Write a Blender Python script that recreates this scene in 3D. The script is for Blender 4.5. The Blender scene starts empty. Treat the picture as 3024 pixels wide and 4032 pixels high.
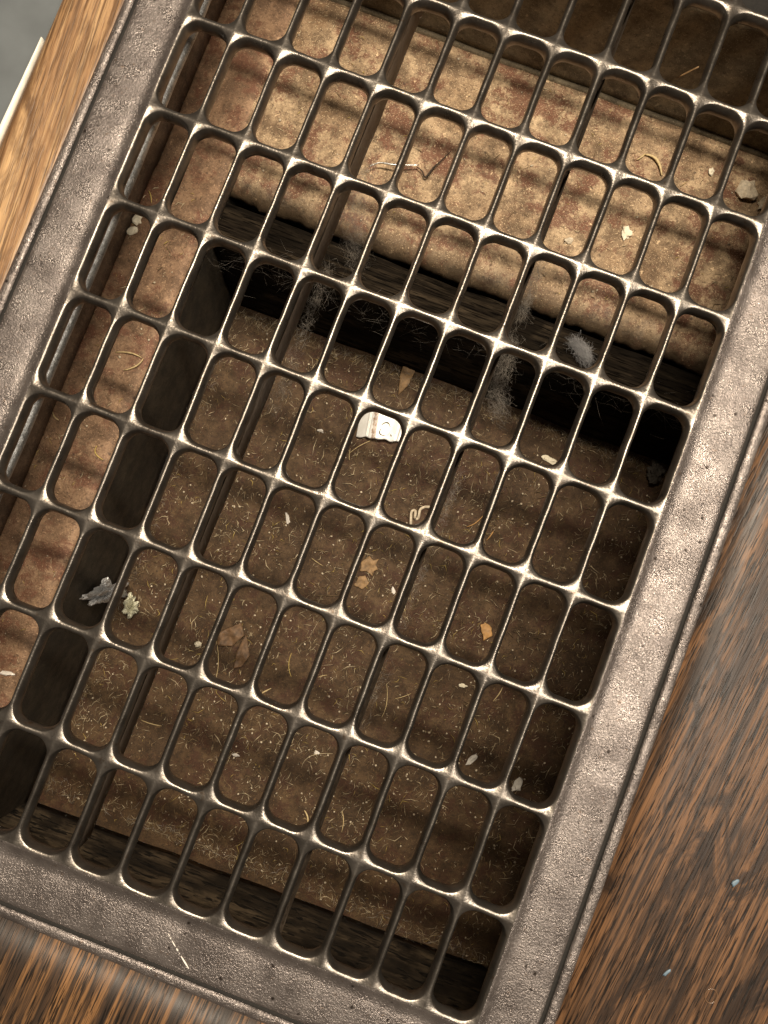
import bpy, bmesh, math, random
from mathutils import Vector, Matrix, noise
random.seed(7)
S = bpy.context.scene
C = S.collection
MM = 0.001

# ------------------------------------------------------------------ camera
cam_d = bpy.data.cameras.new('camera')
cam = bpy.data.objects.new('camera', cam_d); C.objects.link(cam)
RX = Vector((0.93357669, 0.35835509, -0.00402447))
RY = Vector((0.35725395, -0.93147926, -0.06867318))
RZ = Vector((-0.0283581, 0.06267392, -0.99763109))
M = Matrix.Identity(4)
for r in range(3):
    M[r][0] = RX[r]; M[r][1] = -RY[r]; M[r][2] = -RZ[r]
M[0][3], M[1][3], M[2][3] = 0.14326845, 0.13709663, 0.26168214
cam.matrix_world = M
cam_d.sensor_fit = 'VERTICAL'; cam_d.sensor_height = 36.0
cam_d.lens = 36.0 * 2900 / 4032
cam_d.clip_start = 0.005; cam_d.clip_end = 50
S.camera = cam

# ------------------------------------------------------------------ light
W = bpy.data.worlds.new('World'); S.world = W; W.use_nodes = True
bg = W.node_tree.nodes['Background']
bg.inputs['Color'].default_value = (1.0, 0.84, 0.68, 1)
bg.inputs['Strength'].default_value = 0.07

def area(name, loc, sx, sy, power, col, target):
    d = bpy.data.lights.new(name, 'AREA'); d.shape = 'RECTANGLE'
    d.size = sx; d.size_y = sy; d.energy = power; d.color = col
    o = bpy.data.objects.new(name, d); C.objects.link(o)
    o.location = loc
    z = (Vector(loc) - Vector(target)).normalized()
    x = Vector((1, 0, 0)); y = z.cross(x).normalized(); x = y.cross(z)
    o.matrix_world = Matrix((( x.x, y.x, z.x, loc[0]), (x.y, y.y, z.y, loc[1]), (x.z, y.z, z.z, loc[2]), (0, 0, 0, 1)))
    return o
area('ceiling_lamp', (0.13, 0.445, 0.85), 0.42, 0.064, 13.5, (1.0, 0.87, 0.69), (0.15, 0.22, 0))
area('ceiling_lamp', (0.56, 0.17, 0.85), 0.22, 0.24, 5.6, (1.0, 0.90, 0.76), (0.24, 0.15, 0))
area('bounce_fill', (0.20, 0.10, 1.9), 1.8, 1.8, 2.2, (1.0, 0.88, 0.72), (0.2, 0.1, 0))  # added soft fill lamp, no fixture; stands in for ceiling bounce

S.view_settings.view_transform = 'Standard'
S.view_settings.look = 'None'
S.view_settings.exposure = 0.0
S.view_settings.gamma = 1.0

# ------------------------------------------------------------------ node helpers
class NT:
    def __init__(s, name):
        s.m = bpy.data.materials.new(name); s.m.use_nodes = True
        s.t = s.m.node_tree; s.n = s.t.nodes; s.l = s.t.links
        s.b = s.n['Principled BSDF']
        s.tc = s.n.new('ShaderNodeTexCoord').outputs['Object']
    def put(s, v, sock):
        if hasattr(v, 'is_linked'): s.l.new(v, sock)
        elif isinstance(v, (tuple, list)) and len(v) == 3 and len(sock.default_value) == 4: sock.default_value = (*v, 1)
        else: sock.default_value = v
    def mp(s, sc=(1, 1, 1), rot=(0, 0, 0), loc=(0, 0, 0)):
        n = s.n.new('ShaderNodeMapping'); n.inputs['Scale'].default_value = sc
        n.inputs['Rotation'].default_value = rot; n.inputs['Location'].default_value = loc
        s.l.new(s.tc, n.inputs['Vector']); return n.outputs[0]
    def noise(s, scale, det=2, rough=.5, vec=None, dist=0):
        n = s.n.new('ShaderNodeTexNoise'); n.inputs['Scale'].default_value = scale
        n.inputs['Detail'].default_value = det; n.inputs['Roughness'].default_value = rough
        n.inputs['Distortion'].default_value = dist
        s.l.new(vec if vec is not None else s.tc, n.inputs['Vector']); return n.outputs[0]
    def voro(s, scale, vec=None, feat='F1'):
        n = s.n.new('ShaderNodeTexVoronoi'); n.inputs['Scale'].default_value = scale; n.feature = feat
        s.l.new(vec if vec is not None else s.tc, n.inputs['Vector']); return n.outputs[0]
    def ramp(s, f, stops):
        n = s.n.new('ShaderNodeValToRGB'); e = n.color_ramp.elements
        while len(e) < len(stops): e.new(0.5)
        for k, (p, c) in enumerate(stops):
            e[k].position = p; e[k].color = (*c, 1) if isinstance(c, tuple) else (c, c, c, 1)
        s.l.new(f, n.inputs[0]); return n.outputs[0]
    def mix(s, f, a, b, mode='MIX'):
        n = s.n.new('ShaderNodeMix'); n.data_type = 'RGBA'; n.blend_type = mode
        s.put(f, n.inputs[0]); s.put(a, n.inputs[6]); s.put(b, n.inputs[7]); return n.outputs[2]
    def math(s, op, a, b=0.5, clamp=False):
        n = s.n.new('ShaderNodeMath'); n.operation = op; n.use_clamp = clamp
        s.put(a, n.inputs[0]); s.put(b, n.inputs[1]); return n.outputs[0]
    def bump(s, h, strength, dist, prev=None):
        n = s.n.new('ShaderNodeBump'); n.inputs['Strength'].default_value = strength
        n.inputs['Distance'].default_value = dist
        s.l.new(h, n.inputs['Height'])
        if prev is not None: s.l.new(prev, n.inputs['Normal'])
        return n.outputs[0]
    def out(s, col=None, rough=.5, metal=0, nrm=None, spec=None):
        if col is not None: s.put(col, s.b.inputs['Base Color'])
        s.put(rough, s.b.inputs['Roughness']); s.put(metal, s.b.inputs['Metallic'])
        if nrm is not None: s.l.new(nrm, s.b.inputs['Normal'])
        if spec is not None: s.b.inputs['Specular IOR Level'].default_value = spec
        return s.m

def plain(name, col, rough=.6, metal=0, var=.25, sc=900):
    t = NT(name); n = t.noise(sc, 3)
    c = t.mix(t.ramp(n, [(.3, 0.0), (.7, 1.0)]), tuple(x * (1 - var) for x in col), tuple(min(1, x * (1 + var)) for x in col))
    return t.out(c, rough, metal, t.bump(n, .3, .0003))

# ---- cast iron
def cast_iron(name, fine, coarse, rough):
    t = NT(name)
    d = t.noise(90, 3, .6); m = t.ramp(t.noise(55, 4, .65), [(.32, .45), (.62, 1.0)])
    a = t.math('MULTIPLY', t.noise(1450, 3, .62, dist=.8), m); b = t.math('MULTIPLY', t.noise(430, 3, .6, dist=.6), m)
    pit = t.ramp(t.voro(230), [(0.0, 0.0), (0.10, 1.0)])
    c = t.mix(t.ramp(d, [(.35, 0.0), (.7, 1.0)]), (.158, .134, .123), (.275, .238, .219))
    c = t.mix(t.ramp(t.noise(500, 3, .7), [(.62, 0.0), (.75, 1.0)]), c, (.16, .11, .08))
    c = t.mix(t.ramp(t.voro(150), [(.06, 1.0), (.13, 0.0)]), c, (.04, .03, .025))
    n = t.bump(b, coarse, .0006)
    n = t.bump(a, fine, .00042, n)
    n = t.bump(pit, .25, .00025, n)
    r = t.ramp(t.noise(160, 3, .6), [(.3, rough - .07), (.7, rough + .13)])
    return t.out(c, r, .72, n)
M_PLATE = cast_iron('cast_iron_plate', 1.0, .20, .27)
M_FLANGE = cast_iron('cast_iron_flange', 1.0, .9, .30)
def bar_iron():
    t = NT('cast_iron_bars')
    a = t.noise(700, 3, .6); d = t.noise(140, 3, .6)
    c = t.mix(t.ramp(d, [(.3, 0.0), (.7, 1.0)]), (.135, .117, .100), (.225, .200, .174))
    c = t.mix(t.ramp(t.noise(260, 4, .7), [(.60, 0.0), (.72, 1.0)]), c, (.14, .10, .07))
    return t.out(c, t.ramp(t.noise(220, 3), [(.3, .26), (.7, .40)]), .9, t.bump(a, .30, .0004))
M_BAR = bar_iron()
def rib_iron():
    t = NT('dusty_rib_iron')
    c = t.mix(t.ramp(t.noise(150, 4, .65), [(.35, 0.0), (.7, 1.0)]), (.085, .060, .041), (.19, .150, .115))
    return t.out(c, .6, .15, t.bump(t.noise(600, 3), .5, .0005))
M_RIB = rib_iron()

# ---- wood
def wood(name, dark, mid, light, rot, patch_lo, patch_hi, rough=.30, seed=0., bumpk=.55, wide=330, spec=.5, pore=.92):
    t = NT(name)
    base = t.mp((1, 1, 1), (0, 0, rot), (seed, seed * .7, 0))
    def strx(su, sv, sz=1):
        n = t.n.new('ShaderNodeMapping'); n.inputs['Scale'].default_value = (su, sv, sz)
        t.l.new(base, n.inputs['Vector']); return n.outputs[0]
    wob = t.noise(9, 2, .5, base)
    g1 = t.noise(1, 6, .66, strx(wide, wide * .032, 60), .4)
    g2 = t.noise(1, 4, .65, strx(1050, 34, 200), .2)
    g3 = t.noise(1, 2, .5, strx(1700, 85, 400))
    patch = t.noise(1, 5, .65, strx(62, 22, 20), 1.0)
    col = t.ramp(g1, [(.36, dark), (.47, mid), (.55, light), (.66, tuple(x * 1.35 for x in light))])
    col = t.mix(t.ramp(g2, [(.40, .85), (.50, 0.0)]), col, dark)
    pm = t.ramp(t.math('ADD', patch, t.math('MULTIPLY', t.math('SUBTRACT', g2, .5), .35)), [(patch_lo, 0.0), (patch_hi, 1.0)])
    col = t.mix(t.math('MULTIPLY', pm, .88), col, dark)
    col = t.mix(t.ramp(g3, [(.57, 0.0), (.61, pore)]), col, tuple(x * .3 for x in dark))
    n = t.bump(g2, bumpk, .0004)
    n = t.bump(t.ramp(g3, [(.55, 1.0), (.66, 0.0)]), bumpk * .9, .00025, n)
    return t.out(col, t.ramp(g2, [(.3, rough), (.7, min(1, rough + .15))]), 0, n, spec)
M_WOODR = wood('dark_oak', (.019, .0105, .0062), (.074, .038, .0185), (.132, .064, .0275), math.radians(7), .51, .60, .36, bumpk=.35, wide=420, spec=.34)
M_WOODB = wood('dark_oak_end', (.026, .0175, .0125), (.050, .028, .016), (.19, .094, .037), math.radians(3), .57, .63, .40, seed=.31, wide=200, bumpk=.25, spec=.35)
M_WOODL = wood('worn_oak', (.105, .052, .022), (.30, .165, .075), (.40, .245, .118), math.radians(-5), .49, .66, .38, seed=.77, wide=190, bumpk=.3, pore=.35)
M_JOIST = wood('shade_dark_joist', (.008, .006, .0042), (.017, .0125, .0085), (.038, .028, .018), math.radians(90), .45, .60, .95, seed=.5, bumpk=1.0, spec=.06)  # dark wood, blackened further to put the recess shade into the colour
M_JOISTN = wood('old_joist', (.016, .0115, .0075), (.052, .037, .023), (.115, .084, .052), math.radians(90), .48, .62, .7, seed=.2, bumpk=1.0, spec=.3)

# ---- duct sheet metal
def sheet(name, base, pale, rust, rust_lo, rough=.42, metal=.25, dirt_y=None):
    t = NT(name)
    big = t.noise(28, 5, .62); mid = t.noise(105, 8, .74); fine = t.noise(700, 5, .75); vfine = t.noise(1900, 2, .6)
    c = t.mix(t.ramp(big, [(.35, 0.0), (.65, 1.0)]), base, pale)
    c = t.mix(t.ramp(mid, [(.42, 0.0), (.58, .8)]), c, tuple(x * .48 for x in base))
    r = t.math('ADD', t.math('MULTIPLY', big, .35), t.math('MULTIPLY', t.noise(85, 8, .78), .65))
    c = t.mix(t.ramp(r, [(rust_lo, 0.0), (rust_lo + .06, .9)]), c, rust)
    c = t.mix(t.ramp(fine, [(.53, 0.0), (.64, .8)]), c, tuple(x * .33 for x in base))
    c = t.mix(t.ramp(vfine, [(.60, 0.0), (.70, .7)]), c, tuple(min(1, x * 1.6) for x in pale))
    c = t.mix(t.ramp(t.noise(300, 4, .7), [(.64, 0.0), (.68, .8)]), c, tuple(min(1, x * 1.35) for x in pale))
    c = t.mix(t.ramp(t.voro(85), [(.02, .9), (.09, 0.0)]), c, (.05, .028, .018))
    if dirt_y is not None:       # a ragged tide of soot along one edge
        sx = t.n.new('ShaderNodeSeparateXYZ'); t.l.new(t.tc, sx.inputs[0])
        e = t.math('ADD', t.math('MULTIPLY', t.math('SUBTRACT', sx.outputs[1], dirt_y), 60.0), t.math('MULTIPLY', t.math('SUBTRACT', mid, .5), 2.2))
        c = t.mix(t.ramp(e, [(.0, .88), (.55, 0.0)]), c, (.045, .030, .017))
    n = t.bump(mid, .45, .0012); n = t.bump(fine, .6, .0005, n)
    return t.out(c, t.ramp(mid, [(.3, rough), (.7, rough + .25)]), metal, n)
M_SHELF = sheet('stained_shelf_sheet', (.26, .158, .082), (.65, .475, .290), (.16, .060, .030), .498, .42, .2, .0675)
M_SIDE = sheet('rusty_side_sheet', (.255, .145, .080), (.40, .255, .150), (.17, .070, .038), .505)
M_BACK = sheet('stained_back_sheet', (.19, .145, .088), (.27, .215, .135), (.10, .06, .03), .60, .6, .1)
M_FLOOR = sheet('dirty_floor_sheet', (.072, .038, .0155), (.138, .080, .034), (.062, .024, .0105), .50, .62, .1)
M_DARK = sheet('dark_wall_sheet', (.044, .034, .022), (.075, .058, .038), (.05, .028, .015), .6, .6, .1)  # very dark brown sheet for the deep walls
M_GAPSHADE = plain('gap_shade', (.012, .010, .008), .9, 0, .3)  # near black, painted shade for the groove and hidden gaps
M_LSIDE = sheet('brown_wall_sheet', (.15, .098, .062), (.22, .150, .098), (.09, .05, .03), .55, .55, .1)
M_ZINC = sheet('galvanised_lip', (.55, .54, .52), (.72, .71, .68), (.20, .17, .14), .62, .32, .85)
M_GREY = plain('grey_paint', (.105, .115, .120), .5, 0, .12, 60)
M_WHITE = plain('plain_white', (.80, .76, .66), .5, 0, .08, 300)

# ---- small stuff
M_STRAW = plain('straw', (.62, .47, .24), .6)
M_LINTL = plain('pale_fibre', (.62, .50, .32), .7)
M_LINTD = plain('brown_fibre', (.24, .165, .085), .8)
M_LINTY = plain('yellow_fibre', (.55, .40, .12), .7)
M_PEB = plain('pale_grit', (.62, .52, .38), .6)
M_CREAM = plain('cream_chip', (.80, .72, .55), .6, 0, .1)
M_CHIP = plain('white_chip', (.80, .74, .66), .6, 0, .1)
M_LEAF = plain('dry_leaf', (.15, .085, .042), .65, 0, .4, 500)
M_LEAFT = plain('tan_leaf', (.29, .175, .080), .65, 0, .4, 500)
M_LEAFO = plain('orange_leaf', (.48, .26, .09), .6, 0, .3, 500)
M_DUST = plain('grey_dust', (.42, .38, .33), .9, 0, .25)
M_WEB = plain('cobweb', (.30, .265, .225), .9, 0, .25)
M_DUSTW = plain('white_dust', (.36, .35, .35), .9, 0, .15)
M_FOIL = plain('silver_foil', (.72, .72, .73), .42, .5, .5, 2500)
M_GOLD = plain('gold_foil', (.58, .56, .42), .42, .5, .5, 2500)
M_BLUE = plain('blue_paint', (.125, .18, .225), .5, 0, .1)
M_WIRE = plain('steel_wire', (.75, .74, .72), .3, 1.0, .05)
M_RING = plain('dried_drop', (.12, .07, .04), .15, 0, .1)
M_BLACK = plain('dark_twig', (.03, .02, .012), .8)
def tag_mat():
    t = NT('printed_tag')
    sx = t.n.new('ShaderNodeSeparateXYZ'); t.l.new(t.mp((1, 1, 1), (0, 0, -math.radians(13))), sx.inputs[0])
    x = sx.outputs[0]; nz = t.noise(350, 4, .7)
    xj = t.math('ADD', x, t.math('MULTIPLY', t.math('SUBTRACT', nz, .5), .0022))
    c = t.mix(t.ramp(t.noise(120, 3), [(.3, 0.0), (.7, 1.0)]), (.70, .68, .64), (.86, .84, .80))
    band = t.math('MULTIPLY', t.math('GREATER_THAN', xj, -.0046), t.math('LESS_THAN', xj, -.0022))
    c = t.mix(t.math('MULTIPLY', band, t.ramp(nz, [(.35, .35), (.6, 1.0)])), c, (.27, .165, .10))
    zone = t.math('MULTIPLY', t.math('GREATER_THAN', xj, -.001), t.math('LESS_THAN', xj, .0085))
    sm = t.math('MULTIPLY', zone, t.ramp(t.noise(330, 3, .6, dist=1.2), [(.56, 0.0), (.68, .55)]))
    c = t.mix(sm, c, (.33, .31, .25))
    return t.out(c, .35, .1, t.bump(nz, .2, .0003))
M_TAG = tag_mat()
M_INK = plain('faded_ink', (.17, .16, .12), .6, 0, .3)

# ------------------------------------------------------------------ object helpers (mm in, metres out)
def mesh(name, verts, faces, mat, smooth=True, org=(0, 0, 0), mats=None, midx=None):
    me = bpy.data.meshes.new(name)
    me.from_pydata([((v[0] - org[0]) * MM, (v[1] - org[1]) * MM, (v[2] - org[2]) * MM) for v in verts], [], faces)
    for m in (mats or [mat]): me.materials.append(m)
    if midx: me.polygons.foreach_set('material_index', midx)
    if smooth: me.polygons.foreach_set('use_smooth', [True] * len(me.polygons))
    me.update(); return me
def link(name, me, parent=None, loc=None):
    o = bpy.data.objects.new(name, me); C.objects.link(o)
    if parent: o.parent = parent
    if loc: o.location = tuple(x * MM for x in loc)
    return o
def thing(name, label, cat, org, group=None):
    o = bpy.data.objects.new(name, None); C.objects.link(o); o.empty_display_size = .02
    o.location = tuple(x * MM for x in org); o['label'] = label; o['category'] = cat
    if group: o['group'] = group
    o['org'] = org; return o
def tag(o, label, cat, group=None):
    o['label'] = label; o['category'] = cat
    if group: o['group'] = group
    return o
def part(name, parent, verts, faces, mat, smooth=True):
    return link(name, mesh(name, verts, faces, mat, smooth, tuple(parent['org'])), parent)
def solo(name, verts, faces, mat, smooth=True, **k):
    n = len(verts)
    org = (sum(v[0] for v in verts) / n, sum(v[1] for v in verts) / n, min(v[2] for v in verts))
    return link(name, mesh(name, verts, faces, mat, smooth, org, **k), None, org)
def box(x0, x1, y0, y1, z0, z1):
    v = [(x, y, z) for z in (z0, z1) for y in (y0, y1) for x in (x0, x1)]
    f = [(0, 2, 3, 1), (4, 5, 7, 6), (0, 1, 5, 4), (2, 6, 7, 3), (0, 4, 6, 2), (1, 3, 7, 5)]
    return v, f

# ------------------------------------------------------------------ the setting
PU, PV, NC, NR = 19.0, 37.7283, 12, 11
UW, VH = PU * NC, PV * NR
ZW = -3.6                                   # wood surface
wf = bpy.data.objects.new('wooden_floor', None); C.objects.link(wf); wf['kind'] = 'structure'; wf['org'] = (0, 0, 0)
def slab(name, x0, x1, y0, y1, mat, nx, ny, zt=ZW, zb=-24.0, round_left=0):
    V, F = [], []
    xs = [x0 + (x1 - x0) * i / nx for i in range(nx + 1)]
    if round_left:
        xs = [x0 + round_left * (1 - math.cos(a * math.pi / 16)) for a in range(0, 9)] + [x0 + round_left + (x1 - x0 - round_left) * i / nx for i in range(1, nx + 1)]
    ys = [y0 + (y1 - y0) * i / ny for i in range(ny + 1)]
    def zz(x, y):
        z = zt + .22 * noise.noise((x * .035, y * .006, 3.1))
        if round_left and x < x0 + round_left:
            t = 1 - (x - x0) / round_left; z -= round_left * (1 - math.sqrt(max(0, 1 - t * t)))
        return z
    for y in ys:
        for x in xs: V.append((x, y, zz(x, y)))
    n = len(xs)
    for j in range(ny):
        for i in range(n - 1): F.append((j * n + i, j * n + i + 1, j * n + n + i + 1, j * n + n + i))
    b = len(V)
    loop = [i for i in range(n)] + [j * n + n - 1 for j in range(1, ny + 1)] + [ny * n + i for i in range(n - 2, -1, -1)] + [j * n for j in range(ny - 1, 0, -1)]
    for k in loop: V.append((V[k][0], V[k][1], zb))
    m = len(loop)
    for k in range(m): F.append((loop[k], b + k, b + (k + 1) % m, loop[(k + 1) % m]))
    F.append(tuple(b + k for k in range(m - 1, -1, -1)))
    return link(name, mesh(name, V, F, mat, True, (0, 0, 0)), wf)
slab('plank', 252.9, 640, -420, 640, M_WOODR, 30, 40)
slab('plank', -60, 252.4, -420, -25.0, M_WOODB, 24, 24)
slab('edge_board', -51.5, -25.0, -24.5, 640, M_WOODL, 8, 60, round_left=7)
slab('plank', -24.5, 252.4, VH + 25, 640, M_WOODR, 8, 8)
gv, gf = box(-900, -49.0, -700, 900, -40, -16)
g = link('grey_floor', mesh('grey_floor', gv, gf, M_GREY, False)); g['kind'] = 'structure'
sv, sf = [], []
for k in range(25):
    y = 205 + k * 3.0; w = 3.3 * max(.04, min(1, (276 - y) / 62)) * (1 + .12 * noise.noise((y * .2, 0, 0)))
    for x, z in ((-52.0 - w, -7.6), (-52.0 - w * .5, -6.2), (-51.6, -6.6), (-51.6, -10.5), (-52.0 - w, -10.5)): sv.append((x, y, z))
for k in range(24):
    for q in range(5): sf.append((k * 5 + q, k * 5 + (q + 1) % 5, k * 5 + 5 + (q + 1) % 5, k * 5 + 5 + q))
sf += [(4, 3, 2, 1, 0), tuple(120 + i for i in range(5))]
tag(solo('edge_trim', sv, sf, M_WHITE), 'thin tapering white strip between worn wood edge and grey floor', 'trim')  # narrow white wedge along the board edge

# ------------------------------------------------------------------ the register
reg = thing('floor_register', 'dark brown cast iron floor register with rounded oblong openings set in wood', 'floor register', (UW / 2, VH / 2, ZW))

def sweep(profile):          # profile: (offset outwards from the inner rectangle, z)
    V, F = [], []
    NS = 40
    def ring(o, z):
        c = [(-o, -o), (UW + o, -o), (UW + o, VH + o), (-o, VH + o)]; P = []
        for a in range(4):
            p, q = c[a], c[(a + 1) % 4]
            for k in range(NS):
                t = k / NS; x = p[0] + (q[0] - p[0]) * t; y = p[1] + (q[1] - p[1]) * t
                P.append((x, y, z + .10 * noise.noise((x * .03, y * .03, 0))))
        return P
    n = NS * 4
    for o, z in profile: V += ring(o, z)
    for r in range(len(profile) - 1):
        for k in range(n): F.append((r * n + k, r * n + n + k, r * n + n + (k + 1) % n, r * n + (k + 1) % n))
    return V, [f[::-1] for f in F]
prof = [(0, 0), (.5, -.06), (1.0, -.28), (1.9, -.85), (3.0, -1.35), (4.2, -1.62), (5.4, -1.62), (6.4, -1.46), (7.6, -1.36), (10, -1.28), (13, -1.25), (16, -1.28), (18.2, -1.36), (19.4, -1.52), (20.0, -1.8), (20.25, -2.4), (20.35, -3.4), (20.4, -4.2)]
V, F = sweep(prof); part('border_plate', reg, V, F, M_PLATE)
prof = [(20.3, -4.1), (21.7, -4.1), (22.0, -3.2), (22.4, -2.55), (23.0, -2.32), (23.6, -2.28), (24.6, -2.40), (25.4, -2.72), (25.9, -3.2), (26.05, -4.0)]
V, F = sweep(prof); part('outer_rim', reg, V, F, M_FLANGE)
V, F = sweep([(20.25, -3.0), (20.5, -3.75), (21.8, -3.75), (22.05, -3.0)]); part('groove_shade', reg, V, F, M_GAPSHADE)  # black strip in the groove, painted in place of its shadow
V, F = [], []
# skirt that drops into the floor opening (inner face)
sV, sF = sweep([(-.7, -3.5), (-.3, -5.6), (.9, -5.8), (1.4, -5.2), (1.6, -2.6)])
part('skirt', reg, sV, [f[::-1] for f in sF], M_RIB)

# lattice tiles, cut into crossbars and bars
HA, HB, RC = 7.92, 17.0, 5.1
RINGS = [(.32, -5.2), (.10, -4.0), (0, -3.0), (.26, -1.95), (.56, -1.10), (.86, -.48), (1.15, -.13)]
hole = []   # (x, y, nx, ny, ox, oy)
hw, hh = PU / 2, PV / 2
NA = 8
sy = [-(HB - RC) + 2 * (HB - RC) * k / 10 for k in range(11)]
sx = [-(HA - RC) + 2 * (HA - RC) * k / 4 for k in range(5)]
def arc(cx, cy, a0, ox0, oy0):
    sxn = 1 if cx > 0 else -1; syn = 1 if cy > 0 else -1
    for k in range(1, NA):
        a = a0 + math.pi / 2 * k / NA; x, y = cx + RC * math.cos(a), cy + RC * math.sin(a)
        t = k / NA
        # outer point runs round the tile's corner
        start_vert = abs(math.cos(a0)) > .5          # starts on a left/right side
        if start_vert: A = (sxn * hw, cy); B = (cx, syn * hh)
        else: A = (cx, syn * hh); B = (sxn * hw, cy)
        K = (sxn * hw, syn * hh)
        if t <= .5: o = (A[0] + (K[0] - A[0]) * t * 2, A[1] + (K[1] - A[1]) * t * 2)
        else: o = (K[0] + (B[0] - K[0]) * (t - .5) * 2, K[1] + (B[1] - K[1]) * (t - .5) * 2)
        hole.append((x, y, math.cos(a), math.sin(a), *o))
for y in sy: hole.append((HA, y, 1, 0, hw, y))
arc(HA - RC, HB - RC, 0, 0, 0)
for x in reversed(sx): hole.append((x, HB, 0, 1, x, hh))
arc(-(HA - RC), HB - RC, math.pi / 2, 0, 0)
for y in reversed(sy): hole.append((-HA, y, -1, 0, -hw, y))
arc(-(HA - RC), -(HB - RC), math.pi, 0, 0)
for x in sx: hole.append((x, -HB, 0, -1, x, -hh))
arc(HA - RC, -(HB - RC), 1.5 * math.pi, 0, 0)
NH = len(hole)
groups = {}
def gadd(key, quad):
    g = groups.setdefault(key, ({}, [], []))
    f = []
    for p in quad:
        k = (round(p[0], 3), round(p[1], 3), round(p[2], 3))
        if k not in g[0]: g[0][k] = len(g[1]); g[1].append(p)
        f.append(g[0][k])
    if len(set(f)) > 2: g[2].append(tuple(f))
ycut = sy[9] - .01
def wob(p):
    x, y, z = p; k = .16
    return (x + .22 * noise.noise((x * .045, y * .045, 9)) + .13 * noise.noise((x * .19, y * .19, 2)), y + .22 * noise.noise((x * .045, y * .045, 5)) + .13 * noise.noise((x * .19, y * .19, 6)), z + .12 * noise.noise((x * .03, y * .03, 1)))
for ci in range(NC):
    for rj in range(NR):
        cx, cy = (ci + .5) * PU, (rj + .5) * PV
        rr = RC
        rings = []
        for e, z in RINGS: rings.append([(cx + h[0] + h[2] * e, cy + h[1] + h[3] * e, z) for h in hole])
        rings.append([(cx + h[4], cy + h[5], 0.0) for h in hole])
        rings.insert(0, [(cx + h[4], cy + h[5], -5.2) for h in hole])
        rings = [[wob(p) if abs(p[2]) < 99 else p for p in r] for r in rings]
        for k in range(NH):
            k2 = (k + 1) % NH
            my = (hole[k][1] + hole[k2][1]) / 2; mx = (hole[k][0] + hole[k2][0]) / 2
            if abs(my) > ycut: key = ('crossbar', rj if my < 0 else rj + 1)
            else: key = ('bar', ci if mx < 0 else ci + 1, rj)
            for r in range(len(rings) - 1):
                gadd(key, (rings[r][k], rings[r + 1][k], rings[r + 1][k2], rings[r][k2]))
for key in sorted(groups):
    _, V, F = groups[key]
    part(key[0], reg, V, [f[::-1] for f in F], M_BAR)

# stiffening ribs under two of the long bars
def rib(u0, u1, zb, v0, v1, sag):
    V, F = [], []
    n = 60
    for k in range(n + 1):
        v = v0 + (v1 - v0) * k / n; w = .5 * noise.noise((v * .05, u0, 0)); d = zb + sag * (1 - k / n) + .6 * noise.noise((v * .09, u0, 4))
        for u, z in ((u0, -4.5), (u0 + .3 + w * .3, d), (u1 - .3 + w, d), (u1, -4.5)): V.append((u, v, z))
    for k in range(n):
        for q in range(3): F.append((k * 4 + q, k * 4 + q + 1, k * 4 + q + 5, k * 4 + q + 4))
    F += [(3, 2, 1, 0), (n * 4, n * 4 + 1, n * 4 + 2, n * 4 + 3)]
    return V, [f[::-1] for f in F]
V, F = rib(74.6, 77.6, -23, 3.5, VH - 3, 6); part('rib', reg, V, F, M_RIB)
V, F = rib(151.0, 155.0, -19, 3.5, VH - 3, 2); part('rib', reg, V, F, M_RIB)

# ------------------------------------------------------------------ the duct below
ZS, ZF = -75.0, -148.0
US, VS = 8.4, 273.9           # inner edge of side shelf, near edge of upper shelf
UL, UR, VB, VN = -26.7, 279.0, 383.0, -49.0
duct = thing('sheet_metal_duct', 'stained rusty sheet metal duct well under the iron register', 'duct', (UW / 2, VH / 2, ZF))
def grid(fn, nu, nv):
    V = [fn(i / nu, j / nv) for j in range(nv + 1) for i in range(nu + 1)]
    F = [(j * (nu + 1) + i, j * (nu + 1) + i + 1, (j + 1) * (nu + 1) + i + 1, (j + 1) * (nu + 1) + i) for j in range(nv) for i in range(nu)]
    return V, F
def thick(V, F, d):          # give a sheet a real thickness along d
    n = len(V); V2 = V + [(v[0] + d[0], v[1] + d[1], v[2] + d[2]) for v in V]
    cnt = {}
    for f in F:
        for a, b in zip(f, f[1:] + f[:1]): cnt[(a, b)] = 1
    F2 = list(F) + [tuple(i + n for i in f[::-1]) for f in F]
    for (a, b) in cnt:
        if (b, a) not in cnt: F2.append((b, a, a + n, b + n))
    return V2, F2
def dent(x, y, a, s=.02): return a * noise.noise((x * s, y * s, 2.2)) + a * .35 * noise.noise((x * s * 3, y * s * 3, 7))
# upper shelf with a rolled near lip
def shelf(u, v):
    x = US - 6 + (UR - US + 6) * u
    if v < .25:
        a = math.pi / 2 * (1 - v / .25)
        y = VS + 13 - 13 * math.sin(a); z = ZS - 8 + 8 * math.cos(a)
        y += (1 - v / .25) * (1.6 * noise.noise((x * .05, 0, 0)) + 1.3 * noise.noise((x * .21, 3, 0)) + .6 * noise.noise((x * .7, 5, 0)))
    else:
        y = VS + 13 + (VB - VS - 13) * (v - .25) / .75; z = ZS
    return (x, y, z + dent(x, y, 1.3))
V, F = grid(shelf, 170, 40); V, F = thick(V, F, (0, .6, -.8)); part('upper_shelf', duct, V, F, M_SHELF)
def sidesh(u, v):
    x = UL + (US - UL) * u; y = VN - 12 + (VB - VN + 12) * v
    t = max(0, (u - .86) / .14)
    lift = 1.2 if y < 270 else max(0, 1.2 - (y - 270) * .35)
    return (x + .5 * noise.noise((y * .06, 1, 0)) * u, y, ZS + .9 + lift - 2.2 * t * t + dent(x, y, .7))
V, F = grid(sidesh, 16, 90); V, F = thick(V, F, (0, 0, -.8)); part('side_shelf', duct, V, F, M_SIDE)
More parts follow.
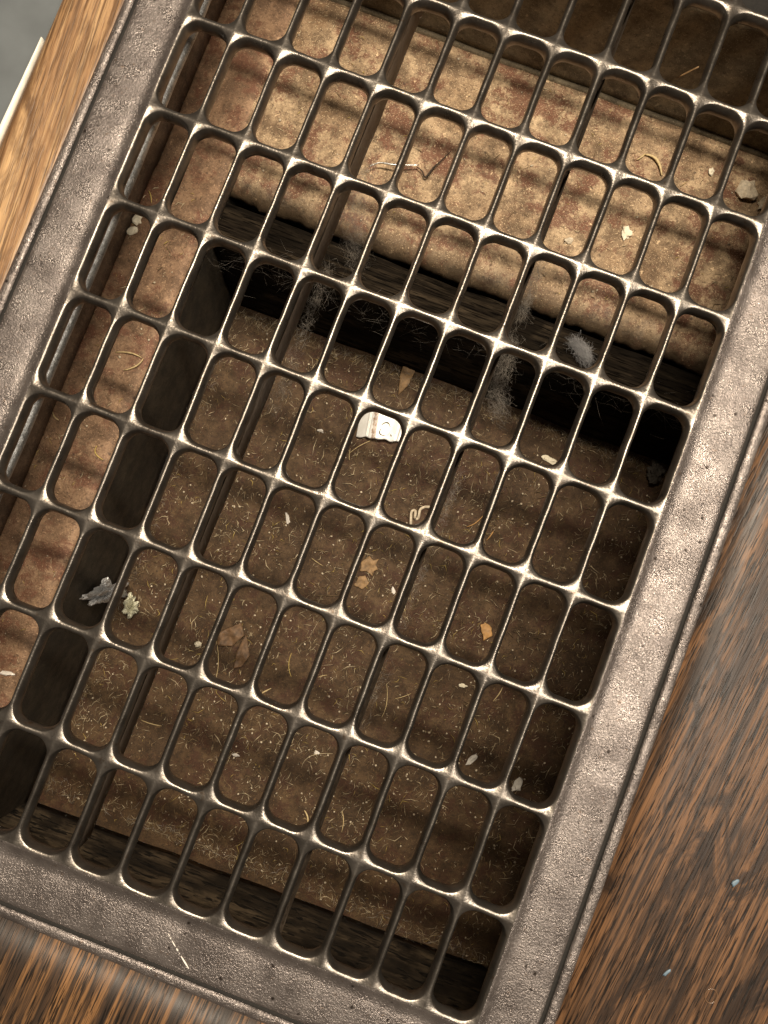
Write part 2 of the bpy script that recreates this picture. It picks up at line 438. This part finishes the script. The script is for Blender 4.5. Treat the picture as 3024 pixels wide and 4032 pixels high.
V, F = grid(lambda u, v: (UL + (UR - UL) * u, VB + 0.4 * noise.noise((u * 9, v * 3, 0)) + (1 - v) ** 6 * -2.0, ZS - 1 + (-9 - ZS + 1) * v), 40, 12)
V, F = thick(V, F, (0, .8, 0)); part('back_wall', duct, V, F, M_BACK)
V, F = grid(lambda u, v: (UL + 1.5 * (1 - v) ** 4, VB - (VB - VN) * u, ZS + 1 + (-22 - ZS - 1) * v), 60, 8)
V, F = thick(V, F, (-.8, 0, 0)); part('left_wall', duct, V, F, M_LSIDE)
def seam(u, v):
    x = UL + 30 + (UR - UL - 30) * u; a = math.pi * v
    return (x, VB - 2.6 + 1.5 * math.cos(a) + .4 * noise.noise((x * .04, 0, 5)), ZS - .6 + dent(x, VB - 2, 1.3) + 2.0 * math.sin(a))
V, F = grid(seam, 70, 6); part('seam', duct, V, [f[::-1] for f in F], M_BACK)
V, F = box(UL, UR, VB + .9, VH + 23, -11, -9.5); part('added_void_sheet', duct, V, F, M_GAPSHADE)  # added black sheet closing the dark void past the back wall
# rolled zinc lip along the left opening
def lip(u, v):
    y = VN + (VB - VN) * v; a = math.pi * (u * 1.25 - .1)
    return (-8.4 + 3.6 * math.sin(a) + .35 * noise.noise((y * .04, 0, 3)) , y, -21.5 + 2.9 * math.cos(a) + .4 * noise.noise((y * .05, 4, 3)))
V, F = grid(lip, 10, 80); part('lip', duct, V, F, M_ZINC)
V, F = grid(lambda u, v: (-26.7 + 18.3 * u, VN + (VB - VN) * v, -18.6), 2, 2); V, F = thick(V, F, (0, 0, -.8)); part('lip_flange', duct, V, F, M_ZINC)
# deep left wall below the side shelf
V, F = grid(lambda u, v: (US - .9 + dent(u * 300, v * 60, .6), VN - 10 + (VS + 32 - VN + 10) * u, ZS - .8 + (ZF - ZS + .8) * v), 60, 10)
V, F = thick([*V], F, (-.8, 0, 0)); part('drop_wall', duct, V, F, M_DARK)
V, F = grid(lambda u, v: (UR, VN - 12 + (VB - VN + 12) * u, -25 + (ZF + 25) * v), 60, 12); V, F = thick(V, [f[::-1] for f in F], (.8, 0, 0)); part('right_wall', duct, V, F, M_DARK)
V, F = grid(lambda u, v: (US + (UR - US) * u, VN - 30 + (250 - VN + 30) * v, ZF + dent(US + (UR - US) * u, VN + (VS - VN) * v, 1.0, .03)), 70, 90)
V, F = thick(V, F, (0, 0, -1)); part('bottom_sheet', duct, V, F, M_FLOOR)
V, F = grid(lambda u, v: (US - 4 + (UR - US + 4.5) * u, 250.5 + (VS + 32 - 250) * v, ZF - .3), 20, 8); V, F = thick(V, F, (0, 0, -1)); part('cavity_floor', duct, V, F, M_GAPSHADE)  # floor past the joist, coloured black for the gap's shade
V, F = box(US - 2, UR + .5, VS + 30, VS + 31, ZF - 1, ZS - 2.5); part('cavity_wall', duct, V, F, M_GAPSHADE)  # black back of the gap, shade put into the colour

# joists
def joist(x0, x1, y0, y1, z0, z1, rot, mat, lean=0):
    V, F = [], []
    n = 60; m = 12
    cx = (x0 + x1) / 2
    pr = []
    for k in range(m + 1): pr.append((y0, z0 + (z1 - 1.5 - z0) * k / m))
    pr += [(y0 + .4, z1 - .5), (y0 + 1.5, z1)]
    for k in range(1, 5): pr.append((y0 + 1.5 + (y1 - y0 - 1.5) * k / 4, z1))
    pr += [(y1, z0)]
    s = 1 if y1 > y0 else -1
    for i in range(n + 1):
        x = x0 + (x1 - x0) * i / n
        for y, z in pr: V.append((x, y + lean * (z - z0) / (z1 - z0) + .9 * noise.noise((x * .05, z * .12, 7)) + (x - cx) * rot + .35 * noise.noise((x * .02, z * .25, y)) + .25 * noise.noise((x * .08, z * 1.1, 0)), z + .3 * noise.noise((x * .03, y * .3, 2))))
    q = len(pr)
    for i in range(n):
        for k in range(q): F.append((i * q + k, i * q + (k + 1) % q, (i + 1) * q + (k + 1) % q, (i + 1) * q + k))
    F += [tuple(range(q - 1, -1, -1)), tuple(n * q + k for k in range(q))]
    if s > 0: F = [f[::-1] for f in F]
    return V, F
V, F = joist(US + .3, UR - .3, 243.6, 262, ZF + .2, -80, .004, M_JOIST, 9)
tag(solo('joist', V, F, M_JOIST), 'dark wooden joist standing in the gap below the bright shelf edge', 'joist')
V, F = joist(UL - 8, UR - .3, VN - .5, VN - 30, ZF + .2, -24.5, .03, M_JOISTN)
tag(solo('joist', V, F, M_JOISTN), 'old brown rough grained joist under the near end of the register', 'joist')

# ------------------------------------------------------------------ debris
def zf(x, y): return ZF + dent(x, y - 0, 1.0, .03) + .05
def zs(x, y): return ZS + (dent(x, y, 1.3) if y > 272 else 2.1 + dent(x, y, .7)) + .05
def tube(P, r, sides=4, taper=.5):
    V, F = [], []
    n = len(P)
    for i, p in enumerate(P):
        p = Vector(p); a = Vector(P[max(0, i - 1)]); b = Vector(P[min(n - 1, i + 1)])
        t = (b - a).normalized() if (b - a).length > 1e-6 else Vector((1, 0, 0))
        s = t.cross(Vector((0, 0, 1))); s = s.normalized() if s.length > 1e-4 else Vector((1, 0, 0)); u = s.cross(t)
        rr = r * (1 - taper * abs(2 * i / (n - 1) - 1))
        for k in range(sides):
            q = p + (s * math.cos(2 * math.pi * k / sides) + u * math.sin(2 * math.pi * k / sides)) * rr; V.append(tuple(q))
    for i in range(n - 1):
        for k in range(sides): F.append((i * sides + k, i * sides + (k + 1) % sides, (i + 1) * sides + (k + 1) % sides, (i + 1) * sides + k))
    F += [tuple(range(sides - 1, -1, -1)), tuple((n - 1) * sides + k for k in range(sides))]
    return V, F
def curve3(pts, n=9):        # quadratic through three points
    a, b, c = (Vector(p) for p in pts); m = b * 2 - (a + c) / 2
    return [tuple(a * (1 - t) ** 2 + m * 2 * t * (1 - t) + c * t * t) for t in (k / (n - 1) for k in range(n))]
def blob(x, y, z, rx, ry, rz, rot, seed, rough=.25, sub=2):
    bm = bmesh.new(); bmesh.ops.create_icosphere(bm, subdivisions=sub, radius=1)
    V = []
    for v in bm.verts:
        k = 1 + rough * noise.noise(v.co * 1.6 + Vector((seed, seed * 2, 0)))
        p = Vector((v.co.x * rx * k, v.co.y * ry * k, v.co.z * rz * k)); p.rotate(Matrix.Rotation(rot, 3, 'Z'))
        V.append((x + p.x, y + p.y, z + rz * .8 + p.z))
    bm.verts.index_update()
    F = [tuple(v.index for v in f.verts) for f in bm.faces]; bm.free(); return V, F
def flat(poly, z, t, warp, seed, ragged=.0):     # crinkled thin piece from an outline
    n = 6 * len(poly); O = []
    for i in range(len(poly)):
        a, b = poly[i], poly[(i + 1) % len(poly)]
        for k in range(6):
            s = k / 6; O.append((a[0] + (b[0] - a[0]) * s + ragged * noise.noise((i * 3.1 + s * 4, seed, 0)), a[1] + (b[1] - a[1]) * s + ragged * noise.noise((i * 3.1 + s * 4, seed, 8))))
    cx = sum(p[0] for p in O) / n; cy = sum(p[1] for p in O) / n
    V = []; F = []
    Rn = 6
    def hz(x, y): return z + t + warp * (1 + noise.noise((x * .22 + seed, y * .22, seed)) + .4 * noise.noise((x * .7, y * .7, seed)))
    for r in range(1, Rn + 1):
        for p in O:
            x = cx + (p[0] - cx) * r / Rn; y = cy + (p[1] - cy) * r / Rn; V.append((x, y, hz(x, y)))
    V.append((cx, cy, hz(cx, cy))); c = len(V) - 1
    for k in range(n): F.append((c, k, (k + 1) % n))
    for r in range(Rn - 1):
        for k in range(n): F.append((r * n + k, (r + 1) * n + k, (r + 1) * n + (k + 1) % n, r * n + (k + 1) % n))
    V, F = thick(V, F, (0, 0, -t)); return V, F

# white printed tag
tg = thing('tag', 'torn white plastic tag with a rusty stripe and faded marks on the duct floor', 'tag', (113, 207, ZF))
def tagfn(u, v):
    a = (102.0 + 24.0 * u, 196.6 + 5.6 * u + .8 * noise.noise((u * 7, 0, 4))); b = (98.4 + 26.5 * u, 215.5 + 3.5 * u)
    x = a[0] + (b[0] - a[0]) * v; y = a[1] + (b[1] - a[1]) * v
    gro = -.35 * math.exp(-((u - .25) / .018) ** 2) + .4 * math.exp(-((u - .22) / .02) ** 2) + .3 * math.exp(-((u - .90) / .02) ** 2) - .3 * math.exp(-((u - .94) / .015) ** 2)
    return (x, y, ZF + 2.0 + 2.4 * math.sin(math.pi * u) + gro + .25 * noise.noise((x * .2, y * .2, 0)))
V, F = grid(tagfn, 70, 24); V, F = thick(V, F, (0, 0, -.5)); part('sheet', tg, V, F, M_TAG)
for pts in ([(113.2, 207.5), (115.6, 209.8), (118.0, 208.0)], [(113.8, 205.5), (113.8, 202.6), (117.4, 202.4)], [(119.6, 204.4), (120.1, 203.8), (120.4, 203.2)]):
    P = []
    for p in curve3([(x, y, 0) for x, y in pts], 9):
        u = (p[0] - 101) / 24.5
        P.append((p[0], p[1], ZF + 2.0 + 2.4 * math.sin(math.pi * u) + .18))
    V, F = tube(P, .42, 5, .6); part('mark', tg, V, F, M_INK)

# foil scraps
def foil(cx, cy, cz, rx, ry, rz, seed, tilt):
    bm = bmesh.new(); bmesh.ops.create_icosphere(bm, subdivisions=5, radius=1)
    V = []
    for v in bm.verts:
        n1 = noise.noise(v.co * 2.0 + Vector((seed, 0, 0))); n2 = abs(noise.noise(v.co * 6 + Vector((0, seed, 0)))); n3 = abs(noise.noise(v.co * 11 + Vector((0, 0, seed))))
        k = 1 + .75 * n1 - .42 * n2 - .38 * n3
        p = Vector((v.co.x * rx * k, v.co.y * ry * k, v.co.z * rz * k)); p.rotate(Matrix.Rotation(tilt, 3, 'Z')); V.append((cx + p.x, cy + p.y, cz + p.z))
    bm.verts.index_update(); F = [tuple(v.index for v in f.verts) for f in bm.faces]; bm.free(); return V, F
V, F = foil(12.9, 70.8, -124, 4.4, 7.4, 23, 3.3, -.5); tag(solo('foil_scrap', V, F, M_FOIL, False), 'crumpled silver foil scrap against the dark left wall of the duct', 'foil')
V, F = foil(20.5, 64.5, -144.5, 3.6, 5.8, 3.8, 8.1, .25); tag(solo('foil_scrap', V, F, M_GOLD, False), 'smaller crumpled foil scrap with a yellowish tint beside the silver one', 'foil')

# leaves
for poly, mat, lab, wp in (
    ([(115.4, 227.0), (112.3, 238.7), (111.5, 250.5), (116.0, 249.0), (119.6, 243.0), (118.8, 234.6)], M_LEAFT, 'pointed pale brown leaf below the dark joist', 1.0),
    ([(131.0, 127.3), (130.0, 132.5), (132.8, 137.0), (135.5, 135.6), (138.4, 137.4), (137.6, 133.9), (140.0, 131.9), (138.0, 130.0), (138.5, 127.4), (134.2, 128.6)], M_LEAFT, 'tan lobed leaf fragment in the middle of the duct floor', .7),
    ([(130.6, 119.0), (131.7, 124.6), (134.8, 126.2), (138.2, 123.3), (136.0, 118.6)], M_LEAFT, 'smaller rounded tan leaf piece just below the lobed one', .7),
    ([(72.5, 61.5), (70.0, 67.5), (74.6, 72.2), (80.3, 77.8), (84.4, 71.8), (80.4, 63.7)], M_LEAF, 'broad dark brown curled leaf at the lower left of the duct floor', 1.4),
    ([(85.7, 53.0), (83.9, 62.1), (85.0, 72.8), (91.2, 62.7), (89.4, 55.8)], M_LEAF, 'narrow dark brown leaf lying beside the broad curled leaf', 1.4),
    ([(203.4, 124.0), (206.0, 125.8), (209.6, 124.6), (211.6, 120.5), (208.1, 116.0), (206.4, 119.0)], M_LEAFO, 'small orange leaf fragment near the right side of the floor', .6)):
    V, F = flat(poly, ZF + .3, .3, wp, poly[0][0], .5)
    tag(solo('leaf', V, F, mat), lab, 'leaf', 'dry leaves on the duct floor')
# curled paper strip
P = []
K = [(148.1, 161.5), (146.0, 168.0), (147.6, 169.6), (149.0, 165.6), (150.6, 166.5), (150.0, 171.0), (152.0, 173.6), (155.5, 174.4)]
def crom(K, n):
    out = []
    for i in range(len(K) - 1):
        p0, p1, p2, p3 = K[max(0, i - 1)], K[i], K[i + 1], K[min(len(K) - 1, i + 2)]
        for k in range(n):
            t = k / n
            out.append(tuple(.5 * (2 * b + (c - a) * t + (2 * a - 5 * b + 4 * c - d) * t * t + (3 * b - a - 3 * c + d) * t ** 3) for a, b, c, d in zip(p0, p1, p2, p3)))
    out.append(K[-1]); return out
PP = crom(K, 6); V = []
for i, p in enumerate(PP):
    a = PP[max(0, i - 1)]; b = PP[min(len(PP) - 1, i + 1)]; d = math.hypot(b[0] - a[0], b[1] - a[1]); nx, ny = -(b[1] - a[1]) / d, (b[0] - a[0]) / d
    w = .7
    V += [(p[0] + nx * w, p[1] + ny * w, ZF + 2.4 + .8 * math.sin(i * .5)), (p[0] - nx * w, p[1] - ny * w, ZF + 1.4 + .8 * math.sin(i * .5 + .6))]
F = [(2 * i, 2 * i + 1, 2 * i + 3, 2 * i + 2) for i in range(len(PP) - 1)]
V, F = thick(V, F, (0, 0, -.25)); tag(solo('paper_curl', V, F, M_PEB), 'thin curled strip of cream paper twisted into a loop on the floor', 'paper')

# chips and pebbles: (x, y, level, rx, ry, rz, rotation, material, name, category, label)
CH = [
 (82.4, 192.7, 'f', 2.0, .8, .7, .1, M_CHIP, 'pill', 'pill', 'small white capsule lying left of the printed white tag'),
 (82.8, 140.3, 'f', 1.1, 3.2, .6, .5, M_CHIP, 'paint_chip', 'paint chip', 'long pinkish white chip in the left middle of the floor'),
 (62.2, 58.2, 'f', 1.7, 1.5, 1.2, .4, M_CREAM, 'pebble', 'pebble', 'round cream pebble above the broad curled leaf'),
 (252.5, 50.3, 'f', 2.6, 3.6, 1.2, -.35, M_CHIP, 'pebble', 'pebble', 'pale grey oval pebble under the last opening by the right border'),
 (224.5, 54.0, 'f', 1.5, 3.7, .6, -.5, M_CHIP, 'paint_chip', 'paint chip', 'elongated white flake near the right wall low on the floor'),
 (206.1, 89.3, 'f', 2.4, 1.0, .5, .2, M_CREAM, 'paint_chip', 'paint chip', 'small flat cream flake above the elongated white flake'),
 (144.6, 27.2, 'f', 1.5, .9, .5, .1, M_CHIP, 'paint_chip', 'paint chip', 'tiny white flake beside a pale hair near the near end'),
 (103.8, 10.1, 'f', 1.9, .8, .5, .2, M_CHIP, 'paint_chip', 'paint chip', 'tiny white sliver closest to the near joist'),
 (151.9, 124.2, 'f', .9, 2.3, .5, .7, M_CHIP, 'paint_chip', 'paint chip', 'pinkish white sliver right of the tan lobed leaf'),
 (207.0, 223.4, 'f', 4.2, 1.7, .8, -.1, M_CREAM, 'paint_chip', 'paint chip', 'largest cream chip at the foot of the dark joist'),
 (192.8, 321.5, 's', 2.2, 3.2, 1.0, .5, M_CREAM, 'pebble', 'pebble', 'angular bright cream pebble alone on the upper shelf'),
 (238.6, 360.3, 's', 4.4, 4.8, 2.6, .3, M_PEB, 'pebble', 'pebble', 'largest tan stone at the right end of the upper shelf'),
 (248.6, 357.6, 's', 3.2, 2.6, 1.9, .2, M_PEB, 'pebble', 'pebble', 'smaller tan stone right of the largest one, under the iron border'),
 (220.1, 363.5, 's', 1.4, 1.9, .9, .3, M_CREAM, 'pebble', 'pebble', 'small cream pebble left of the largest tan stone'),
 (168.9, 308.3, 's', 1.9, 1.4, .9, .1, M_PEB, 'pebble', 'pebble', 'pinkish tan pebble low in the middle of the upper shelf'),
 (-23.1, 244.6, 's', 2.2, 2.6, 1.2, .4, M_CREAM, 'pebble', 'pebble', 'upper of two cream pebbles by the left duct wall'),
 (-22.6, 239.0, 's', 2.6, 1.8, 1.1, .5, M_CREAM, 'pebble', 'pebble', 'lower of two cream pebbles by the left duct wall'),
 (1.5, 29.7, 's', 3.2, 1.0, .7, .25, M_CHIP, 'paint_chip', 'paint chip', 'white flake low on the rusty side shelf'),
 (10.0, 114.2, 'w', 1.9, 3.2, .7, .3, M_LEAFT, 'seed', 'seed', 'flat tan seed at the foot of the dark left wall'),
]
for k, (x, y, lv, rx, ry, rz, ro, mt, nm, ct, lab) in enumerate(CH):
    z = {'f': zf, 's': zs, 'w': lambda a, b: ZF + 1}[lv](x, y)
    V, F = blob(x, y, z, rx, ry, rz, ro, k * 3.7, .75, 2)
    tag(solo(nm, V, F, mt, False), lab, ct)

# straws
ST = [
 ('f', (101.8, 186.6), (105.2, 192.1), (110.1, 197.5), .30, M_STRAW, 'pale straw running up to the corner of the printed tag'),
 ('f', (101.2, 189.4), (101.8, 186.4), (103.1, 183.0), .30, M_STRAW, 'short pale straw below the printed tag'),
 ('f', (177.6, 171.7), (181.1, 175.0), (183.8, 180.5), .40, M_LEAFO, 'orange brown straw right of the paper curl'),
 ('f', (48.3, 8.8), (54.4, 9.1), (60.2, 10.0), .30, M_STRAW, 'pale straw lying crosswise near the left of the near joist'),
 ('f', (70.7, 63.7), (76.3, 53.3), (78.5, 42.5), .22, M_STRAW, 'long pale straw standing across the broad curled leaf'),
 ('f', (149.4, -4.0), (152.6, -6.9), (154.0, -11.7), .55, M_STRAW, 'thick bent straw at the near end of the floor'),
 ('f', (168.6, 3.1), (171.2, -1.4), (172.4, -7.4), .30, M_STRAW, 'straw at the near end right of the thick bent straw'),
 ('f', (112.0, 71.9), (113.6, 64.0), (119.0, 57.9), .25, M_LINTY, 'thin yellowish straw in the lower middle of the floor'),
 ('f', (166.8, 75.3), (170.5, 65.6), (170.8, 57.3), .22, M_STRAW, 'long thin straw right of centre on the lower floor'),
 ('f', (139.6, 16.8), (142.4, 24.6), (152.9, 29.6), .18, M_LINTL, 'curved pale hair beside the tiny white flake'),
 ('f', (174.1, 69.3), (177.9, 72.2), (181.2, 75.2), .22, M_STRAW, 'short straight straw pointing at the right wall'),
 ('f', (190.3, 168.3), (191.4, 171.2), (192.3, 175.1), .45, M_LEAFO, 'stubby orange straw at the right of the middle floor'),
 ('f', (103.1, 124.6), (106.2, 123.7), (110.7, 122.7), .22, M_STRAW, 'short straw left of the tan lobed leaf'),
 ('f', (130.3, 64.7), (132.1, 66.4), (134.5, 67.8), .25, M_STRAW, 'short pale straw in the centre of the lower floor'),
 ('f', (104.7, 45.1), (105.5, 46.8), (108.6, 50.2), .45, M_STRAW, 'stubby straw under a crossbar in the lower left floor'),
 ('f', (224.5, 87.2), (226.1, 91.9), (226.9, 96.9), .35, M_STRAW, 'straw above the elongated white flake near the right wall'),
 ('s', (188.2, 360.3), (194.2, 359.3), (198.9, 353.4), .75, M_STRAW, 'thick curved twig on the right of the upper shelf'),
 ('s', (185.4, 356.6), (187.0, 358.5), (188.1, 360.8), .45, M_STRAW, 'short stub branching from the thick curved twig'),
 ('s', (-23.8, 259.7), (-21.6, 257.8), (-20.1, 254.6), .35, M_LINTY, 'yellow straw by the left wall above the cream pebbles'),
 ('s', (-8.4, 182.7), (-1.9, 184.8), (3.7, 184.6), .45, M_STRAW, 'upper straw of the crossed pair on the side shelf'),
 ('s', (4.5, 184.6), (3.0, 180.2), (-1.8, 176.3), .45, M_STRAW, 'lower straw of the crossed pair on the side shelf'),
 ('s', (-24.9, 146.6), (-23.2, 144.9), (-20.9, 144.1), .40, M_STRAW, 'small straw by the left wall below the zinc lip'),
 ('s', (0.2, 139.4), (.9, 136.1), (5.2, 134.4), .35, M_LINTY, 'bent yellow straw at the inner edge of the side shelf'),
]
for lv, a, b, c, r, mt, lab in ST:
    fz = zf if lv == 'f' else zs
    P = [(p[0], p[1], fz(p[0], p[1]) + r + .5 * math.sin(math.pi * k / 8)) for k, p in enumerate(curve3([(*a, 0), (*b, 0), (*c, 0)], 9))]
    V, F = tube(P, r, 5, .45); tag(solo('straw', V, F, mt), lab, 'straw')
P = crom([(68.9, 307.6, ZS + 2.4), (73, 310.6, ZS + 3.2), (79.2, 311.8, ZS + 3.6), (83.5, 313.4, ZS + 3.2), (90.4, 316.6, ZS + 2.4)], 6)
V, F = tube(P, .55, 6, .5); tag(solo('wire', V, F, M_WIRE), 'bent piece of shiny steel wire lying on the upper shelf', 'wire')
P = crom([(89.6, 316.0, ZS + 1.4), (92.8, 314.8, ZS + 1.6), (95.4, 312.6, ZS + 1.6), (97.2, 318, ZS + 1.6), (99.6, 323.1, ZS + 1.6), (102.0, 328.7, ZS + 1.4)], 6)
V, F = tube(P, .5, 5, .7); tag(solo('twig', V, F, M_BLACK), 'dark kinked twig beside the end of the steel wire', 'twig')
for a, b, lab in (((186.0, 379.4, -46), (191.6, 380.4, -37.5), 'pale stick stuck high on the shaded back wall'), ((180.4, 380.6, -55.5), (184.3, 381.0, -55.0), 'tiny pale stick low on the shaded back wall')):
    V, F = tube([tuple(Vector(a).lerp(Vector(b), k / 4)) for k in range(5)], .45, 5, .3); tag(solo('stick', V, F, M_LEAFT), lab, 'stick')
# broken straw on the iron border, paint specks and a dried drop on the wood
fs = thing('straw', 'broken white straw splinter lying on the near iron border', 'straw', (124, -12, -1.2))
PQ = curve3([(118.6, -8.9, 0), (122.8, -12.2, 0), (129.6, -17.1, 0)], 26)
for a, b, r in ((0, 3, .18), (4, 6, .22), (7, 12, .24), (13, 15, .34), (16, 17, .2), (18, 25, .34)):
    V, F = tube([(p[0], p[1], -1.0) for p in PQ[a:b + 1]], r, 5, .5); part('splinter', fs, V, F, M_CHIP)
V, F = blob(296.2, 76.6, ZW - .1, .95, 1.7, .22, -.5, 3, .7, 2); tag(solo('paint_speck', V, F, M_BLUE), 'upper pale blue paint speck on the dark oak floor', 'paint speck')
V, F = blob(284.2, 39.8, ZW - .1, .6, 1.9, .22, -.5, 8, .7, 2); tag(solo('paint_speck', V, F, M_BLUE), 'lower narrow blue paint speck on the dark oak floor', 'paint speck')
RV, RF = [], []
for k in range(24):
    a = 2 * math.pi * k / 24
    for q in range(6):
        b = 2 * math.pi * q / 6; R = 2.1 + .25 * math.cos(b); RV.append((300.9 + R * math.cos(a), 38 + R * 1.15 * math.sin(a), ZW + .05 + .25 * math.sin(b)))
RF = [(k * 6 + q, k * 6 + (q + 1) % 6, ((k + 1) % 24) * 6 + (q + 1) % 6, ((k + 1) % 24) * 6 + q) for k in range(24) for q in range(6)]
tag(solo('dried_drop', RV, [f[::-1] for f in RF], M_RING), 'small ring shaped dried drop mark on the dark oak floor', 'drop mark')

# cobwebs and dust: bundles of fine strands
def strands(paths, n, spread, r, seed, mat, name, label, cat, ln=(4, 11)):
    rnd = random.Random(seed); V, F = [], []
    for k in range(n):
        p = paths[rnd.randrange(len(paths) - 1)]; i = rnd.randrange(len(paths) - 1); t = rnd.random()
        c = Vector(paths[i]).lerp(Vector(paths[i + 1]), t) + Vector((rnd.gauss(0, spread), rnd.gauss(0, spread), rnd.gauss(0, spread)))
        d = (Vector(paths[i + 1]) - Vector(paths[i])).normalized() + Vector((rnd.gauss(0, .7), rnd.gauss(0, .7), rnd.gauss(0, .7)))
        d = d.normalized() * rnd.uniform(*ln) / 2; w = Vector((rnd.gauss(0, 1.4), rnd.gauss(0, 1.4), rnd.gauss(0, 1.4)))
        v, f = tube([tuple(c - d), tuple(c + w), tuple(c + d)], r * rnd.uniform(.5, 1.3), 3, .6)
        o = len(V); V += v; F += [tuple(i + o for i in q) for q in f]
    return tag(solo(name, V, F, mat), label, cat)
strands([(77.5, 282, -24), (79, 270, -30), (81, 258, -38), (87, 252, -46)], 850, 2.6, .030, 1, M_WEB, 'cobweb', 'grey dusty cobweb hanging from the rib over the left end of the dark gap', 'cobweb', (2, 8))
strands([(79, 240, -25), (79, 222, -26), (79.5, 195, -26), (79.5, 178, -27)], 520, 1.6, .028, 2, M_WEB, 'cobweb', 'thin dusty cobweb along the left rib below the dark gap', 'cobweb', (2, 7))
strands([(156.8, 236, -24), (158, 226, -27), (160, 216, -32), (165.5, 211, -40)], 800, 2.2, .030, 3, M_WEB, 'cobweb', 'grey dusty cobweb hanging from the middle rib under a crossbar', 'cobweb', (2, 8))
strands([(157.3, 268, -23), (157.6, 258, -25), (158.2, 246, -26)], 380, 1.3, .028, 4, M_WEB, 'cobweb', 'small dusty cobweb on the middle rib beside the bright shelf edge', 'cobweb', (2, 7))
strands([(157.0, 180, -22), (157.2, 160, -23), (156.8, 130, -23), (156.8, 60, -23)], 550, .9, .026, 5, M_WEB, 'cobweb', 'faint dust fringe along the middle rib over the deep floor', 'cobweb', (2, 6))
strands([(20, 246, -82), (60, 250, -85), (120, 252, -88), (200, 252, -86), (260, 254, -84)], 420, 4.5, .03, 6, M_WEB, 'cobweb', 'sparse dusty threads strung along the dark face below the bright shelf', 'cobweb', (4, 16))
strands([(187, 265, -78), (192, 263, -77), (194, 261, -76), (197, 258.5, -77)], 1300, 1.25, .045, 7, M_DUSTW, 'lint_clump', 'pale grey lump of lint caught below the edge of the bright shelf', 'lint', (1.5, 5))
V, F = foil(264, 237, -143, 4.0, 6.0, 3.0, 9.2, .2); tag(solo('dust_clump', V, F, plain('dark_lint', (.10, .085, .07), .9), False), 'dark lint clump in the far right corner of the deep floor', 'lint')

# fine litter nobody could count
def litter(name, n, area_fn, zfn, parent, seed, lens, rad, share, clump=0):
    rnd = random.Random(seed); V, F, MI = [], [], []
    mats = [M_LINTL, M_LINTD, M_LINTY, M_PEB]
    for k in range(n):
        x, y = area_fn(rnd)
        m = rnd.choices(range(4), share)[0]; o = len(V)
        if m == 3:
            r = rnd.choice((.15, .2, .25, .25, .35, .6)); v, f = blob(x, y, zfn(x, y), r, r * rnd.uniform(.6, 1.3), r * .7, rnd.random() * 3, k, .5, 1)
        else:
            big = rnd.random() < .09; L = rnd.uniform(*lens) * (1.9 if big else 1); a = rnd.gauss(1.2, .9); b = a + rnd.gauss(0, .8)
            p0 = (x - math.cos(a) * L / 2, y - math.sin(a) * L / 2); p2 = (x + math.cos(b) * L / 2, y + math.sin(b) * L / 2)
            P = [(p0[0], p0[1], zfn(*p0) + .15), (x, y, zfn(x, y) + rnd.uniform(.3, .9)), (p2[0], p2[1], zfn(*p2) + .15)]
            v, f = tube(P, rad * rnd.uniform(.5, 1.4) * (1.5 if big else 1), 3, .7)
        V += v; F += [tuple(i + o for i in q) for q in f]; MI += [m] * len(f)
    o = link(name, mesh(name, V, F, None, True, tuple(parent['org']), mats, MI), parent); o['kind'] = 'stuff'
    return o
def af(r):
    while 1:
        x, y = r.uniform(US + 2, UR - 2), r.uniform(VN + 3, 241)
        if r.random() < .35 + .65 * max(0, min(1, .5 + 1.2 * noise.noise((x * .02, y * .02, 3)) + .25 * (1 - abs(x - 150) / 100))): return x, y
litter('lint_and_grit', 10500, af, zf, duct, 11, (1.5, 5.5), .14, (34, 38, 4, 24))
litter('lint_and_grit', 900, lambda r: (r.uniform(US, UR - 2), r.uniform(VS + 8, VB - 2)), zs, duct, 12, (1.2, 3.8), .12, (30, 42, 6, 22))
litter('lint_and_grit', 420, lambda r: (r.uniform(UL + 2, US - 3), r.uniform(VN + 8, 268)), zs, duct, 13, (1.2, 3.8), .12, (30, 40, 10, 20))
def matted(n, fn, seed):
    rnd = random.Random(seed); V, F, MI = [], [], []
    for k in range(n):
        x, y, z = fn(rnd); L = rnd.uniform(2, 7); a = rnd.uniform(0, 6.3)
        d = (math.cos(a) * L / 2, math.sin(a) * L / 2)
        v, f = tube([(x - d[0], y - d[1], z), (x + rnd.gauss(0, .8), y + rnd.gauss(0, .8), z + rnd.uniform(0, .8)), (x + d[0], y + d[1], z)], rnd.uniform(.04, .11), 3, .6)
        o = len(V); V += v; F += [tuple(i + o for i in q) for q in f]; MI += [rnd.choices((0, 1, 2), (3, 6, 2))[0]] * len(f)
    o = link('matted_lint', mesh('matted_lint', V, F, None, True, tuple(duct['org']), [M_LINTL, M_LINTD, M_DUST], MI), duct); o['kind'] = 'stuff'
def heap(r):
    q = r.random()
    if q < .45: x, y = r.uniform(US + 2, UR - 4), 241 - abs(r.gauss(0, 3.5))
    elif q < .75: x, y = US + 1.5 + abs(r.gauss(0, 3.5)), r.uniform(VN + 4, 240)
    else: x, y = r.uniform(US, UR - 4), VN + 5 + abs(r.gauss(0, 3.5))
    return x, y, ZF + .4 + abs(r.gauss(0, .8))
matted(2600, heap, 21)
for o in C.objects:
    if 'org' in o: del o['org']
